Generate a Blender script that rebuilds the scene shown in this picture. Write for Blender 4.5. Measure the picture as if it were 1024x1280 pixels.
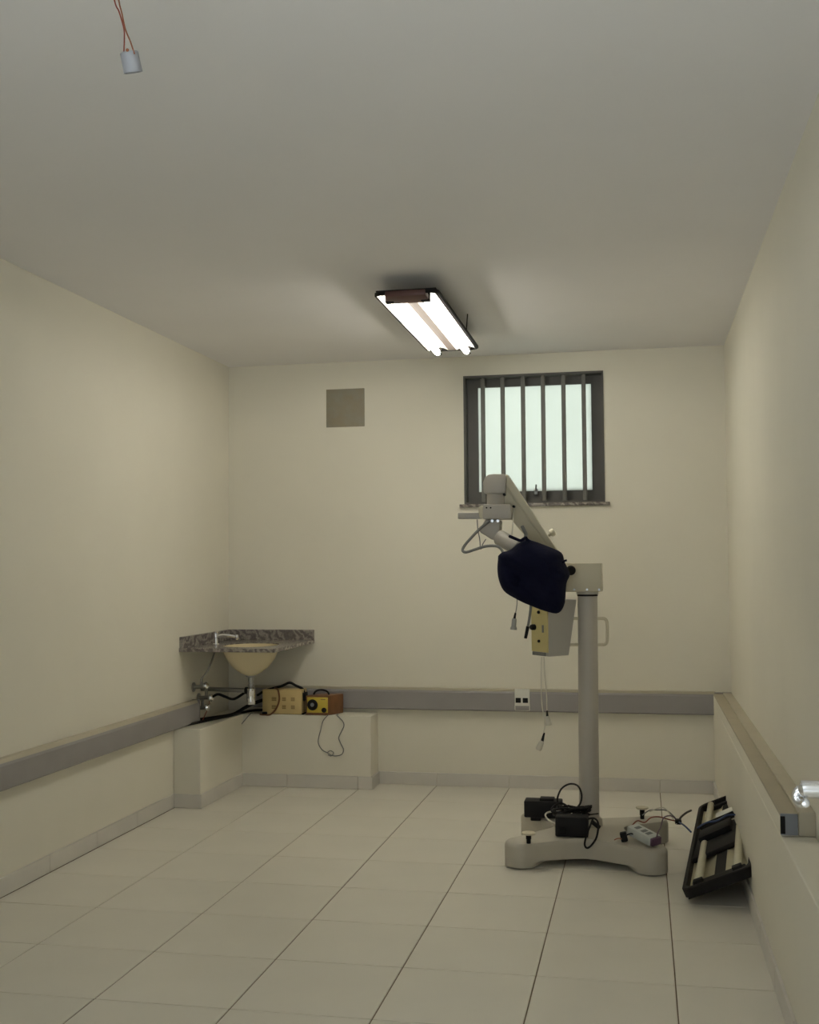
import bpy, bmesh, math, random
from mathutils import Vector, Matrix, noise

for o in list(bpy.data.objects):
    bpy.data.objects.remove(o, do_unlink=True)
sc = bpy.context.scene
COL = sc.collection
random.seed(4)

# ------------------------------------------------------------------ camera
F_PX, YAW, PITCH, ROLL, CAM_H = 1424.19, 0.2005, 0.0477, -0.0074, 1.3549
_f = Vector((-math.sin(YAW), math.cos(YAW), 0)); _r = Vector((math.cos(YAW), math.sin(YAW), 0)); _u = Vector((0, 0, 1))
FW = _f * math.cos(PITCH) + _u * math.sin(PITCH)
_u2 = -_f * math.sin(PITCH) + _u * math.cos(PITCH)
RT = _r * math.cos(ROLL) + _u2 * math.sin(ROLL)
UP = -_r * math.sin(ROLL) + _u2 * math.cos(ROLL)
CAM = Vector((0, 0, CAM_H))
cd = bpy.data.cameras.new('camera')
cam = bpy.data.objects.new('camera', cd)
COL.objects.link(cam)
cd.sensor_fit = 'VERTICAL'
cd.sensor_height = 36.0
cd.lens = F_PX / 1280 * 36.0
cd.clip_start = 0.02
M4 = Matrix.Identity(4)
for i in range(3):
    M4[i][0] = RT[i]; M4[i][1] = UP[i]; M4[i][2] = -FW[i]; M4[i][3] = CAM[i]
cam.matrix_world = M4
sc.camera = cam

# ------------------------------------------------------------------ world and view
w = bpy.data.worlds.new('overcast_sky'); sc.world = w
w.use_nodes = True
bg = w.node_tree.nodes['Background']
bg.inputs[0].default_value = (0.92, 0.98, 1.0, 1)
bg.inputs[1].default_value = 0.7
sc.view_settings.view_transform = 'Standard'
sc.view_settings.look = 'None'
sc.view_settings.gamma = 1.0
sc.view_settings.use_curve_mapping = False
sc.view_settings.exposure = 0.10
TUBE_STRENGTH = 27.0
# sun unseen, added so its bounce off the ground brightens the near ceiling
sl = bpy.data.lights.new('bounce_sun', 'SUN'); sl.energy = 17.0; sl.angle = math.radians(0.6); sl.color = (0.80, 0.90, 1.0)
so = bpy.data.objects.new('bounce_sun', sl); so.rotation_euler = (0, math.radians(-35), 0); COL.objects.link(so)
# ------------------------------------------------------------------ pixel helpers
def at(px, py, x=None, y=None, z=None):
    d = RT * ((px - 512) / F_PX) - UP * ((py - 640) / F_PX) + FW
    if x is not None: t = (x - CAM.x) / d.x
    elif y is not None: t = (y - CAM.y) / d.y
    else: t = (z - CAM.z) / d.z
    return CAM + d * t

# ------------------------------------------------------------------ materials
def s2l(c):
    return tuple(((v / 255) / 12.92 if v / 255 <= 0.04045 else ((v / 255 + 0.055) / 1.055) ** 2.4) for v in c)

def mat(name, rgb, rough=0.5, metal=0.0, var=0.06, scale=6.0, bump=0.0, bscale=60.0, spec=0.5, rgb2=None):
    m = bpy.data.materials.new(name); m.use_nodes = True
    nt = m.node_tree; b = nt.nodes['Principled BSDF']
    b.inputs['Roughness'].default_value = rough; b.inputs['Metallic'].default_value = metal
    b.inputs['Specular IOR Level'].default_value = spec
    c = s2l(rgb)
    tc = nt.nodes.new('ShaderNodeTexCoord')
    n = nt.nodes.new('ShaderNodeTexNoise'); n.inputs['Scale'].default_value = scale; n.inputs['Detail'].default_value = 4
    nt.links.new(tc.outputs['Object'], n.inputs['Vector'])
    cr = nt.nodes.new('ShaderNodeValToRGB')
    c2 = s2l(rgb2) if rgb2 else c
    cr.color_ramp.elements[0].position = 0.3; cr.color_ramp.elements[1].position = 0.7
    cr.color_ramp.elements[0].color = tuple(v * (1 - var) for v in c) + (1,)
    cr.color_ramp.elements[1].color = tuple(min(1, v * (1 + var)) for v in c2) + (1,)
    nt.links.new(n.outputs['Fac'], cr.inputs['Fac'])
    nt.links.new(cr.outputs['Color'], b.inputs['Base Color'])
    if bump:
        n2 = nt.nodes.new('ShaderNodeTexNoise'); n2.inputs['Scale'].default_value = bscale; n2.inputs['Detail'].default_value = 5
        nt.links.new(tc.outputs['Object'], n2.inputs['Vector'])
        bp = nt.nodes.new('ShaderNodeBump'); bp.inputs['Strength'].default_value = bump; bp.inputs['Distance'].default_value = 0.01
        nt.links.new(n2.outputs['Fac'], bp.inputs['Height']); nt.links.new(bp.outputs['Normal'], b.inputs['Normal'])
    return m

MT = {}
MT['wall'] = mat('cream_wall_paint', (230, 225, 209), 0.6, var=0.025, scale=1.5, bump=0.05, bscale=40, spec=0.3)
MT['ceil'] = mat('white_ceiling_paint', (240, 238, 238), 0.75, var=0.02, scale=1.2, bump=0.04, bscale=40, spec=0.2)
MT['ground'] = mat('pale_bounce_ground', (196, 196, 194), 0.9, var=0.08, scale=1.0)  # unseen ground outside, added as a bounce surface for the ceiling
MT['grout'] = mat('brown_grout', (128, 114, 92), 0.9, var=0.15, scale=9)
MT['tile'] = mat('cream_ceramic_tile', (226, 221, 207), 0.28, var=0.03, scale=2.5, spec=0.45)
MT['base_tile'] = mat('pale_baseboard_tile', (214, 209, 200), 0.35, var=0.04, scale=5, spec=0.4)
MT['rail'] = mat('grey_rail_vinyl', (150, 146, 144), 0.5, var=0.04, scale=5)
MT['rail_top'] = mat('beige_rail_edge', (188, 180, 158), 0.5, var=0.05, scale=5)
MT['rail_right'] = mat('dusty_beige_rail', (172, 162, 138), 0.5, var=0.05)
MT['rail_cap'] = mat('grey_end_cap_plastic', (132, 136, 142), 0.4, var=0.03)
MT['steel_dark'] = mat('dark_grey_window_paint', (88, 85, 80), 0.5, var=0.08, scale=8)
MT['steel_bar'] = mat('grey_bar_paint', (112, 110, 104), 0.5, var=0.08, scale=8)
MT['cement'] = mat('raw_cement_patch', (160, 157, 142), 0.9, var=0.16, scale=12, bump=0.5, bscale=30, rgb2=(138, 128, 108))
MT['black'] = mat('black_plastic', (20, 19, 20), 0.6, var=0.1, spec=0.2)
MT['blackcase'] = mat('black_adapter_case', (24, 22, 23), 0.6, var=0.1, spec=0.25)
MT['frame_black'] = mat('black_lamp_frame', (30, 27, 26), 0.6, var=0.1, spec=0.2)
MT['maroon'] = mat('maroon_ballast_cover', (92, 60, 56), 0.45, var=0.1)
MT['ridge'] = mat('grey_ridge_metal', (118, 106, 102), 0.45, var=0.06)
MT['reflector'] = mat('white_reflector', (232, 230, 222), 0.3, var=0.02)
MT['refl_old'] = mat('dusty_cream_reflector', (205, 198, 168), 0.4, var=0.06, scale=10)
MT['tube_old'] = mat('unlit_tube_glass', (214, 208, 182), 0.25, var=0.03)
MT['chrome'] = mat('chrome', (232, 233, 236), 0.2, metal=1.0, var=0.02)
MT['chrome_dull'] = mat('dull_chrome', (165, 165, 162), 0.3, metal=1.0, var=0.08)
MT['beige_metal'] = mat('beige_enamel_metal', (206, 198, 174), 0.42, var=0.03, scale=5)
MT['grey_enamel'] = mat('warm_grey_enamel', (184, 178, 168), 0.42, var=0.03, scale=5)
MT['cast'] = mat('grey_cast_base_enamel', (186, 180, 166), 0.45, var=0.04, scale=6)
MT['panel'] = mat('yellowed_control_panel', (200, 186, 130), 0.45, var=0.05)
MT['boxgrey'] = mat('grey_box_enamel', (176, 172, 164), 0.45, var=0.03)
MT['navy'] = mat('navy_cotton_cloth', (18, 20, 44), 0.9, var=0.25, scale=14, bump=0.35, bscale=50, spec=0.15, rgb2=(15, 17, 38))
MT['cable_grey'] = mat('grey_cable', (120, 120, 116), 0.5)
MT['cable_white'] = mat('white_cable', (205, 200, 185), 0.5)
MT['red_wire'] = mat('red_wire', (138, 66, 50), 0.5)
MT['orange_wire'] = mat('orange_wire', (150, 92, 62), 0.5)
MT['blue_wire'] = mat('blue_wire', (62, 80, 118), 0.5)
MT['purple_wire'] = mat('purple_wire', (92, 66, 88), 0.5)
MT['ballast'] = mat('silver_white_ballast_case', (202, 206, 202), 0.45, metal=0.1, var=0.05, scale=20)
MT['print'] = mat('grey_print', (120, 124, 124), 0.6)
MT['sand_metal'] = mat('sand_enamel_case', (204, 180, 124), 0.45, var=0.05, scale=9)
MT['vent'] = mat('brown_vent_slot', (142, 116, 72), 0.7, var=0.08)
MT['wood'] = mat('reddish_brown_case', (118, 78, 46), 0.5, var=0.15, scale=18)
MT['yellow'] = mat('yellow_meter_face', (204, 180, 66), 0.45, var=0.06, scale=12)
MT['porcelain'] = mat('cream_porcelain', (222, 208, 172), 0.22, var=0.02)
MT['socket'] = mat('grey_white_socket_plastic', (168, 169, 174), 0.45, var=0.03)
MT['white_plastic'] = mat('white_outlet_plastic', (226, 224, 214), 0.4, var=0.02)
MT['door'] = mat('white_door_paint', (214, 210, 198), 0.5, var=0.03)

# granite
g = bpy.data.materials.new('grey_veined_granite'); g.use_nodes = True; nt = g.node_tree; b = nt.nodes['Principled BSDF']
tc = nt.nodes.new('ShaderNodeTexCoord'); mp = nt.nodes.new('ShaderNodeMapping'); mp.inputs['Rotation'].default_value = (0.4, 0.7, 0.5)
nt.links.new(tc.outputs['Object'], mp.inputs['Vector'])
wv = nt.nodes.new('ShaderNodeTexWave'); wv.inputs['Scale'].default_value = 7; wv.inputs['Distortion'].default_value = 11; wv.inputs['Detail'].default_value = 5; wv.inputs['Detail Scale'].default_value = 2.4
nt.links.new(mp.outputs['Vector'], wv.inputs['Vector'])
cr = nt.nodes.new('ShaderNodeValToRGB')
e = cr.color_ramp.elements
e[0].position = 0.15; e[0].color = s2l((108, 101, 97)) + (1,)
e[1].position = 0.8; e[1].color = s2l((150, 143, 135)) + (1,)
k = e.new(0.5); k.color = s2l((126, 118, 112)) + (1,)
nt.links.new(wv.outputs['Fac'], cr.inputs['Fac'])
n = nt.nodes.new('ShaderNodeTexNoise'); n.inputs['Scale'].default_value = 90
nt.links.new(tc.outputs['Object'], n.inputs['Vector'])
mx = nt.nodes.new('ShaderNodeMix'); mx.data_type = 'RGBA'; mx.blend_type = 'OVERLAY'; mx.inputs[0].default_value = 0.5
nt.links.new(cr.outputs['Color'], mx.inputs[6]); nt.links.new(n.outputs['Fac'], mx.inputs[7])
nt.links.new(mx.outputs[2], b.inputs['Base Color']); b.inputs['Roughness'].default_value = 0.22
MT['granite'] = g
# lit tube
m = bpy.data.materials.new('lit_fluorescent_tube'); m.use_nodes = True; b = m.node_tree.nodes['Principled BSDF']
b.inputs['Base Color'].default_value = (0.9, 0.9, 0.9, 1); b.inputs['Emission Color'].default_value = (1.0, 0.96, 0.85, 1); b.inputs['Emission Strength'].default_value = TUBE_STRENGTH
MT['tube'] = m
# frosted glass: light from the overcast sky diffuses through
m = bpy.data.materials.new('frosted_window_glass'); m.use_nodes = True; nt = m.node_tree
for nd in list(nt.nodes): nt.nodes.remove(nd)
out = nt.nodes.new('ShaderNodeOutputMaterial'); tr = nt.nodes.new('ShaderNodeBsdfTranslucent'); gl = nt.nodes.new('ShaderNodeBsdfGlossy'); ms = nt.nodes.new('ShaderNodeMixShader')
nz = nt.nodes.new('ShaderNodeTexNoise'); nz.inputs['Scale'].default_value = 3.0
cr = nt.nodes.new('ShaderNodeValToRGB'); cr.color_ramp.elements[0].color = (0.70, 0.715, 0.64, 1); cr.color_ramp.elements[1].color = (0.74, 0.755, 0.685, 1)
nt.links.new(nz.outputs['Fac'], cr.inputs['Fac']); nt.links.new(cr.outputs['Color'], tr.inputs['Color'])
gl.inputs['Roughness'].default_value = 0.35; ms.inputs[0].default_value = 0.04
nt.links.new(tr.outputs[0], ms.inputs[1]); nt.links.new(gl.outputs[0], ms.inputs[2]); nt.links.new(ms.outputs[0], out.inputs['Surface'])
MT['frosted'] = m

# ------------------------------------------------------------------ mesh builder
def catmull(P, sub=6):
    P = [Vector(p) for p in P]
    if len(P) < 3: return P
    Q = [P[0] * 2 - P[1]] + P + [P[-1] * 2 - P[-2]]
    R = []
    for i in range(1, len(Q) - 2):
        a, b, c, d = Q[i - 1:i + 3]
        for s in range(sub):
            t = s / sub
            R.append(0.5 * ((2 * b) + (c - a) * t + (2 * a - 5 * b + 4 * c - d) * t * t + (3 * b - a - 3 * c + d) * t ** 3))
    R.append(P[-1])
    return R

class MB:
    def __init__(s): s.bm = bmesh.new()
    def box(s, x0, x1, y0, y1, z0, z1, bev=0.0, seg=2):
        return s.obox(Vector(((x0 + x1) / 2, (y0 + y1) / 2, (z0 + z1) / 2)), (1, 0, 0), (0, 1, 0), (0, 0, 1), x1 - x0, y1 - y0, z1 - z0, bev, seg)
    def obox(s, c, ax, ay, az, lx, ly, lz, bev=0.0, seg=2):
        c, ax, ay, az = Vector(c), Vector(ax), Vector(ay), Vector(az)
        b2 = bmesh.new(); vs = {}
        for i in (-1, 1):
            for j in (-1, 1):
                for k in (-1, 1):
                    vs[i, j, k] = b2.verts.new(c + ax * (i * lx / 2) + ay * (j * ly / 2) + az * (k * lz / 2))
        for q in (((-1, -1, -1), (-1, 1, -1), (1, 1, -1), (1, -1, -1)), ((-1, -1, 1), (1, -1, 1), (1, 1, 1), (-1, 1, 1)),
                  ((-1, -1, -1), (1, -1, -1), (1, -1, 1), (-1, -1, 1)), ((1, -1, -1), (1, 1, -1), (1, 1, 1), (1, -1, 1)),
                  ((1, 1, -1), (-1, 1, -1), (-1, 1, 1), (1, 1, 1)), ((-1, 1, -1), (-1, -1, -1), (-1, -1, 1), (-1, 1, 1))):
            b2.faces.new([vs[v] for v in q])
        if bev > 0:
            bmesh.ops.bevel(b2, geom=list(b2.edges), offset=bev, segments=seg, affect='EDGES', profile=0.5)
        s.merge(b2); return s
    def merge(s, b2):
        me = bpy.data.meshes.new('tmp'); b2.to_mesh(me); b2.free(); s.bm.from_mesh(me); bpy.data.meshes.remove(me)
    def beam(s, a, b, wid, dep, side, bev=0.0):
        a, b = Vector(a), Vector(b); d = (b - a).normalized(); sd = Vector(side); sd = (sd - d * sd.dot(d)).normalized(); n = d.cross(sd)
        return s.obox((a + b) / 2, d, sd, n, (b - a).length, wid, dep, bev)
    def cyl(s, a, b, r0, r1=None, n=20, bev=0.0):
        r1 = r0 if r1 is None else r1
        a, b = Vector(a), Vector(b); d = (b - a); L = d.length; d.normalize()
        if bev > 0: prof = [(0, 0), (r0 - bev, 0), (r0 - bev * .3, bev * .3), (r0, bev), (r1, L - bev), (r1 - bev * .3, L - bev * .3), (r1 - bev, L), (0, L)]
        else: prof = [(0, 0), (r0, 0), (r1, L), (0, L)]
        return s.lathe(a, d, prof, n)
    def lathe(s, o, axis, prof, n=24, sx=1.0, sy=1.0):
        o, axis = Vector(o), Vector(axis).normalized()
        t = Vector((1, 0, 0)) if abs(axis.x) < 0.9 else Vector((0, 1, 0))
        e1 = (t - axis * t.dot(axis)).normalized(); e2 = axis.cross(e1)
        rings = []
        for r, h in prof:
            if r <= 1e-6: rings.append([s.bm.verts.new(o + axis * h)])
            else: rings.append([s.bm.verts.new(o + axis * h + e1 * (r * sx * math.cos(2 * math.pi * i / n)) + e2 * (r * sy * math.sin(2 * math.pi * i / n))) for i in range(n)])
        for A, B in zip(rings, rings[1:]):
            for i in range(n):
                j = (i + 1) % n
                if len(A) == 1 and len(B) == 1: break
                if len(A) == 1: s.bm.faces.new((A[0], B[j], B[i]))
                elif len(B) == 1: s.bm.faces.new((A[i], A[j], B[0]))
                else: s.bm.faces.new((A[i], A[j], B[j], B[i]))
        return s
    def tube(s, P, r, n=8, sub=6, closed=False):
        P = catmull(P, sub) if sub > 1 else [Vector(p) for p in P]
        rings = []; prev = None
        for i, p in enumerate(P):
            d = (P[min(i + 1, len(P) - 1)] - P[max(i - 1, 0)])
            if d.length < 1e-9: d = Vector((0, 0, 1))
            d.normalize()
            if prev is None:
                t = Vector((0, 0, 1)) if abs(d.z) < 0.9 else Vector((1, 0, 0)); e1 = (t - d * t.dot(d)).normalized()
            else:
                e1 = prev - d * prev.dot(d); e1.normalize()
            prev = e1; e2 = d.cross(e1)
            rings.append([s.bm.verts.new(p + e1 * (r * math.cos(2 * math.pi * k / n)) + e2 * (r * math.sin(2 * math.pi * k / n))) for k in range(n)])
        for A, B in zip(rings, rings[1:]):
            for k in range(n):
                s.bm.faces.new((A[k], A[(k + 1) % n], B[(k + 1) % n], B[k]))
        s.bm.faces.new(rings[0][::-1]); s.bm.faces.new(rings[-1])
        return s
    def prism(s, pts, off, bev=0.0):
        b2 = bmesh.new(); off = Vector(off)
        A = [b2.verts.new(Vector(p)) for p in pts]; B = [b2.verts.new(Vector(p) + off) for p in pts]
        b2.faces.new(A); b2.faces.new(B[::-1]); n = len(A)
        for i in range(n): b2.faces.new((A[i], B[i], B[(i + 1) % n], A[(i + 1) % n]))
        bmesh.ops.recalc_face_normals(b2, faces=list(b2.faces))
        if bev > 0: bmesh.ops.bevel(b2, geom=list(b2.edges), offset=bev, segments=2, affect='EDGES', profile=0.5)
        s.merge(b2); return s
    def build(s, name, material, parent=None, smooth=True):
        bmesh.ops.recalc_face_normals(s.bm, faces=list(s.bm.faces))
        me = bpy.data.meshes.new(name)
        ang = math.radians(35)
        if smooth:
            for f in s.bm.faces: f.smooth = True
            for ed in s.bm.edges:
                if len(ed.link_faces) == 2 and ed.calc_face_angle(0) > ang: ed.smooth = False
        s.bm.to_mesh(me); s.bm.free()
        me.materials.append(MT[material] if isinstance(material, str) else material)
        o = bpy.data.objects.new(name, me); COL.objects.link(o)
        if parent is not None:
            o.parent = parent
            o.matrix_parent_inverse = Matrix.Translation(-parent.location)
        return o

def thing(name, label, cat, loc=(0, 0, 0), group=None):
    o = bpy.data.objects.new(name, None); COL.objects.link(o); o.location = loc; o.empty_display_size = 0.05
    o['label'] = label; o['category'] = cat
    if group: o['group'] = group
    return o
def tag(o, label, cat, group=None):
    o['label'] = label; o['category'] = cat
    if group: o['group'] = group
    return o
def struct(o, label=None):
    o['kind'] = 'structure'
    if label: o['label'] = label
    return o
def sempty(name, loc=(0, 0, 0), label=None):
    o = bpy.data.objects.new(name, None); COL.objects.link(o); o.location = loc
    return struct(o, label)

# ------------------------------------------------------------------ room dimensions (metres)
XL, XR, YB, H = -2.6248, 0.5048, 7.0119, 2.6645
YF = 0.62                     # inner face of the wall with the doorway
T, OX, OY = 0.45, -2.1653, 3.3885
LOW = 0.402                   # face of the thicker low part of the right wall
LOWZ = 0.525
DX0, DX1, DZ = -1.50, 0.26, 2.45     # doorway behind the camera, enlarged to let outside light reach the ceiling
CB = -2.2                     # outer edge of the gallery floor and its added roof

# floor: recessed grout bed with single tiles laid on it
fl = struct(MB().box(XL - .2, XR + .2, YF - .14, YB + .2, -0.10, -0.003).build('floor', 'grout', smooth=False), 'cream ceramic tile floor with brown grout')
GAP = 0.0022
tmesh = {}
def tile(x0, x1, y0, y1, z0, z1, parent, name='tile', material='tile', bev=0.0012):
    sx, sy, sz = x1 - x0, y1 - y0, z1 - z0
    key = (round(sx, 4), round(sy, 4), round(sz, 4), material, bev)
    if key not in tmesh:
        o = MB().box(-sx / 2, sx / 2, -sy / 2, sy / 2, -sz / 2, sz / 2, bev, 1).build(name, material, smooth=False)
        tmesh[key] = o.data
    else:
        o = bpy.data.objects.new(name, tmesh[key]); COL.objects.link(o)
    o.location = ((x0 + x1) / 2, (y0 + y1) / 2, (z0 + z1) / 2)
    o.parent = parent; o.matrix_parent_inverse = Matrix.Translation(-parent.location)
    return o
for i in range(-2, 7):
    for j in range(-8, 10):
        x0, x1 = max(OX + i * T + GAP, XL), min(OX + (i + 1) * T - GAP, LOW)
        y0, y1 = max(OY + j * T + GAP, YF), min(OY + (j + 1) * T - GAP, YB)
        if x1 - x0 < 0.03 or y1 - y0 < 0.015: continue
        tile(x0, x1, y0, y1, -0.008, random.uniform(-.0003, .0003) * 0, fl)

struct(MB().box(XL - .2, XR + .2, CB - .2, YB + .2, H, H + .12).build('ceiling', 'ceil', smooth=False), 'plain white painted ceiling')  # runs on past the doorway as an added, unseen roof cutting sky light
struct(MB().box(XL - .15, XL, YF - .14, YB + .15, -.1, H).build('wall_left', 'wall', smooth=False), 'cream painted left wall')
struct(MB().box(XR, XR + .15, YF - .14, YB + .15, -.1, H).build('wall_right', 'wall', smooth=False), 'cream painted right wall')
WX0, WX1, WZ0, WZ1 = -1.075, -0.211, 1.738, 2.541
wb = MB()
wb.box(XL - .15, WX0, YB, YB + .15, -.1, H); wb.box(WX1, XR + .15, YB, YB + .15, -.1, H)
wb.box(WX0, WX1, YB, YB + .15, -.1, WZ0); wb.box(WX0, WX1, YB, YB + .15, WZ1, H)
struct(wb.build('wall_back', 'wall', smooth=False), 'cream painted back wall with barred window')
wf = MB()
wf.box(XL - .15, DX0, YF - .14, YF, 0, H); wf.box(DX1, XR + .15, YF - .14, YF, 0, H); wf.box(DX0, DX1, YF - .14, YF, DZ, H)
struct(wf.build('wall_front', 'wall', smooth=False), 'wall with the doorway')
struct(MB().box(XL - .2, XR + .2, CB - .2, YF - .14, -.1, 0).build('floor_corridor', 'tile', smooth=False), 'open gallery floor outside the doorway')
struct(MB().box(-40, 40, -40, 45, -.3, -.12).build('ground', 'ground', smooth=False), 'unseen pale ground added outside to bounce light onto the ceiling')
# thicker low part of the right wall
struct(MB().box(LOW, XR, YF, YB, 0, LOWZ, 0.004).build('trim_1', 'wall', smooth=False), 'low thickened strip along the foot of the right wall')
# L-shaped ledge in the corner under the sink
LX, LY, LZ, LXE, LYS = -2.462, 6.815, 0.443, -1.636, 6.130
lp = [(XL, LYS), (LX, LYS), (LX, LY), (LXE, LY), (LXE, YB), (XL, YB)]
struct(MB().prism([(x, y, 0) for x, y in lp], (0, 0, LZ), 0.004).build('trim_2', 'wall', smooth=False), 'low cream masonry ledge in the corner below the sink')

# baseboards of tile pieces
BH, BT = 0.078, 0.010
bb = sempty('baseboard_back', (0, YB, 0), 'grey tile baseboard along back wall')
xs = [LXE] + [OX + i * T for i in range(2, 6)] + [LOW]
for a, b_ in zip(xs, xs[1:]):
    tile(a + .0015, b_ - .0015, YB - BT, YB, 0.001, BH, bb, 'tile', 'base_tile')
bb = sempty('baseboard_ledge', (LX, LY, 0), 'grey tile baseboard around the corner ledge')
tile(XL, LX + BT, LYS - BT, LYS, 0.001, BH, bb, 'tile', 'base_tile')
for a, b_ in ((LYS + .001, 6.538), (6.541, LY - BT)):
    tile(LX, LX + BT, a, b_, 0.001, BH, bb, 'tile', 'base_tile')
for a, b_ in ((LX, -2.168), (-2.165, -1.717), (-1.714, LXE + BT)):
    tile(a, b_, LY - BT, LY, 0.001, BH, bb, 'tile', 'base_tile')
tile(LXE, LXE + BT, LY, YB - BT, 0.001, BH, bb, 'tile', 'base_tile')
bb = sempty('baseboard_left', (XL, 3, 0), 'tile baseboard along left wall')
ys = [YF] + [OY + j * T for j in range(-6, 7)] + [LYS - BT]
for a, b_ in zip(ys, ys[1:]):
    if b_ - a > .03: tile(XL, XL + BT, a + .0015, b_ - .0015, 0.001, BH, bb, 'tile', 'base_tile')
bb = sempty('baseboard_right', (LOW, 3, 0), 'tile baseboard along foot of right wall')
ys = [YF] + [OY + j * T for j in range(-6, 9)] + [YB - BT]
for a, b_ in zip(ys, ys[1:]):
    if b_ - a > .03: tile(LOW - BT, LOW, a + .0015, b_ - .0015, 0.001, BH, bb, 'tile', 'base_tile')

# ------------------------------------------------------------------ window
win = sempty('window_1', ((WX0 + WX1) / 2, YB, WZ0), 'barred dark grey steel window with frosted glass')
DEP = 0.12
fr = MB()
fw = 0.012
fr.box(WX0, WX0 + fw, YB - .006, YB + DEP, WZ0, WZ1); fr.box(WX1 - fw, WX1, YB - .006, YB + DEP, WZ0, WZ1)
fr.box(WX0 + fw, WX1 - fw, YB - .006, YB + DEP, WZ0, WZ0 + fw); fr.box(WX0 + fw, WX1 - fw, YB - .006, YB + DEP, WZ1 - fw, WZ1)
fr.build('window_frame', 'steel_dark', win, smooth=False)
GX0, GX1, GZ0, GZ1 = -0.996, -0.289, 1.818, 2.478
sh = MB(); y0, y1 = YB + .085, YB + .115
a, b_, c, d = WX0 + fw, WX1 - fw, WZ0 + fw, WZ1 - fw
sh.box(a, GX0, y0, y1, c, d); sh.box(GX1, b_, y0, y1, c, d); sh.box(GX0, GX1, y0, y1, c, GZ0); sh.box(GX0, GX1, y0, y1, GZ1, d)
sash = sh.build('sash', 'steel_dark', win, smooth=False)
MB().box(GX0 - .005, GX1 + .005, YB + .098, YB + .102, GZ0 - .005, GZ1 + .005).build('pane', 'frosted', win, smooth=False)
for x in (-0.956, -0.832, -0.705, -0.581, -0.455, -0.332):
    MB().box(x - .013, x + .013, YB + .012, YB + .036, WZ0 + fw, WZ1 - fw, .003, 1).build('bar', 'steel_bar', win)
lt = MB(); q = at(670, 612, y=YB + .07)
lt.box(q.x - .012, q.x + .012, YB + .06, YB + .085, q.z - .03, q.z + .005, .003); lt.cyl((q.x, YB + .06, q.z - .012), (q.x + .004, YB + .045, q.z + .03), .006, .005, 10)
lt.build('latch', 'chrome_dull', win)
MB().box(-1.104, -0.182, YB - .022, YB + .01, WZ0 - .020, WZ0 - .0005, .003).build('window_sill', 'granite', win)

# raw cement patch
cp = MB(); cp.box(-1.964, -1.712, YB - .004, YB + .01, 2.247, 2.491, .002)
tag(cp.build('cement_patch', 'cement'), 'square patch of bare grey cement on back wall left of window', 'wall patch')

# ------------------------------------------------------------------ wall guard rails
def rail_profile(z0, z1, d):      # (distance from wall, height)
    return [(0, z0), (d - .008, z0), (d, z0 + .008), (d, z1 - .026), (d - .006, z1 - .016), (0, z1 - .016)]
RB0, RB1 = 0.467, 0.603
t = thing('guard_rail', 'long grey wall guard rail along back wall under the window', 'guard rail', (-1.0, YB, RB0))
RX0, RX1 = -2.44, LOW + .012
MB().prism([(RX0, YB - .002 - dd, z) for dd, z in rail_profile(RB0, RB1, .042)], (RX1 - RX0, 0, 0)).build('rail_cover', 'rail', t, smooth=False)
MB().box(RX0, RX1, YB - .032, YB, RB1 - .016, RB1, .002).build('top_strip', 'rail_top', t, smooth=False)
t = thing('guard_rail', 'grey wall guard rail along left wall, running up to the corner sink', 'guard rail', (XL, 4, .44))
ye = 6.40
MB().prism([(XL + .002 + dd, 0.9, z) for dd, z in rail_profile(.447, .575, .046)], (0, ye - .9, 0)).build('rail_cover', 'rail', t, smooth=False)
MB().prism([(XL, .9, .557), (XL + .046, .9, .550), (XL + .03, .9, .575), (XL, .9, .575)], (0, ye - .9, 0)).build('top_strip', 'rail_top', t, smooth=False)
MB().box(XL, XL + .05, ye, ye + .006, .445, .577, .001).build('end_cap', 'rail', t, smooth=False)
t = thing('guard_rail', 'beige grey guard rail on the low ledge of right wall, with a dark strip at its end', 'guard rail', (LOW + .05, 5, LOWZ))
yr = 3.67
MB().box(LOW, LOW + .052, yr, YB - .045, LOWZ + .0005, .584, .002).build('rail_body', 'wall', t, smooth=False)
MB().box(LOW - .001, LOW + .052, yr, YB - .045, .584, .594, .002).build('rail_cover', 'rail_right', t, smooth=False)
MB().box(LOW + .052, XR, yr, YB, LOWZ + .0005, .600, .003).build('top_strip', 'rail_top', t, smooth=False)
MB().box(LOW - .001, LOW + .050, yr - .010, yr - .0005, LOWZ + .006, .595, .002).build('end_cap', 'rail_cap', t, smooth=False)
MB().box(LOW - .002, LOW + .012, yr - .014, yr - .010, LOWZ + .010, .588, .001).build('dark_strip', 'black', t, smooth=False)  # black strip along the left edge of the end cap
MB().box(LOW + .004, XR, YB - .060, YB - .044, .53, .602, .002).build('corner_cap', 'rail', t, smooth=False)

ot = thing('wall_outlet', 'white double power outlet mounted on the back guard rail', 'outlet', (-.724, YB - .045, .54))
MB().box(-.770, -.678, YB - .058, YB - .044, .475, .606, .004).build('cover_plate', 'white_plastic', ot)
MB().box(-.766, -.682, YB - .060, YB - .0575, .479, .505, .001).build('lower_insert', 'rail', ot)
for x in (-.748, -.705):
    MB().box(x - .016, x + .016, YB - .062, YB - .0575, .523, .553, .003).build('socket', 'black', ot)

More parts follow.
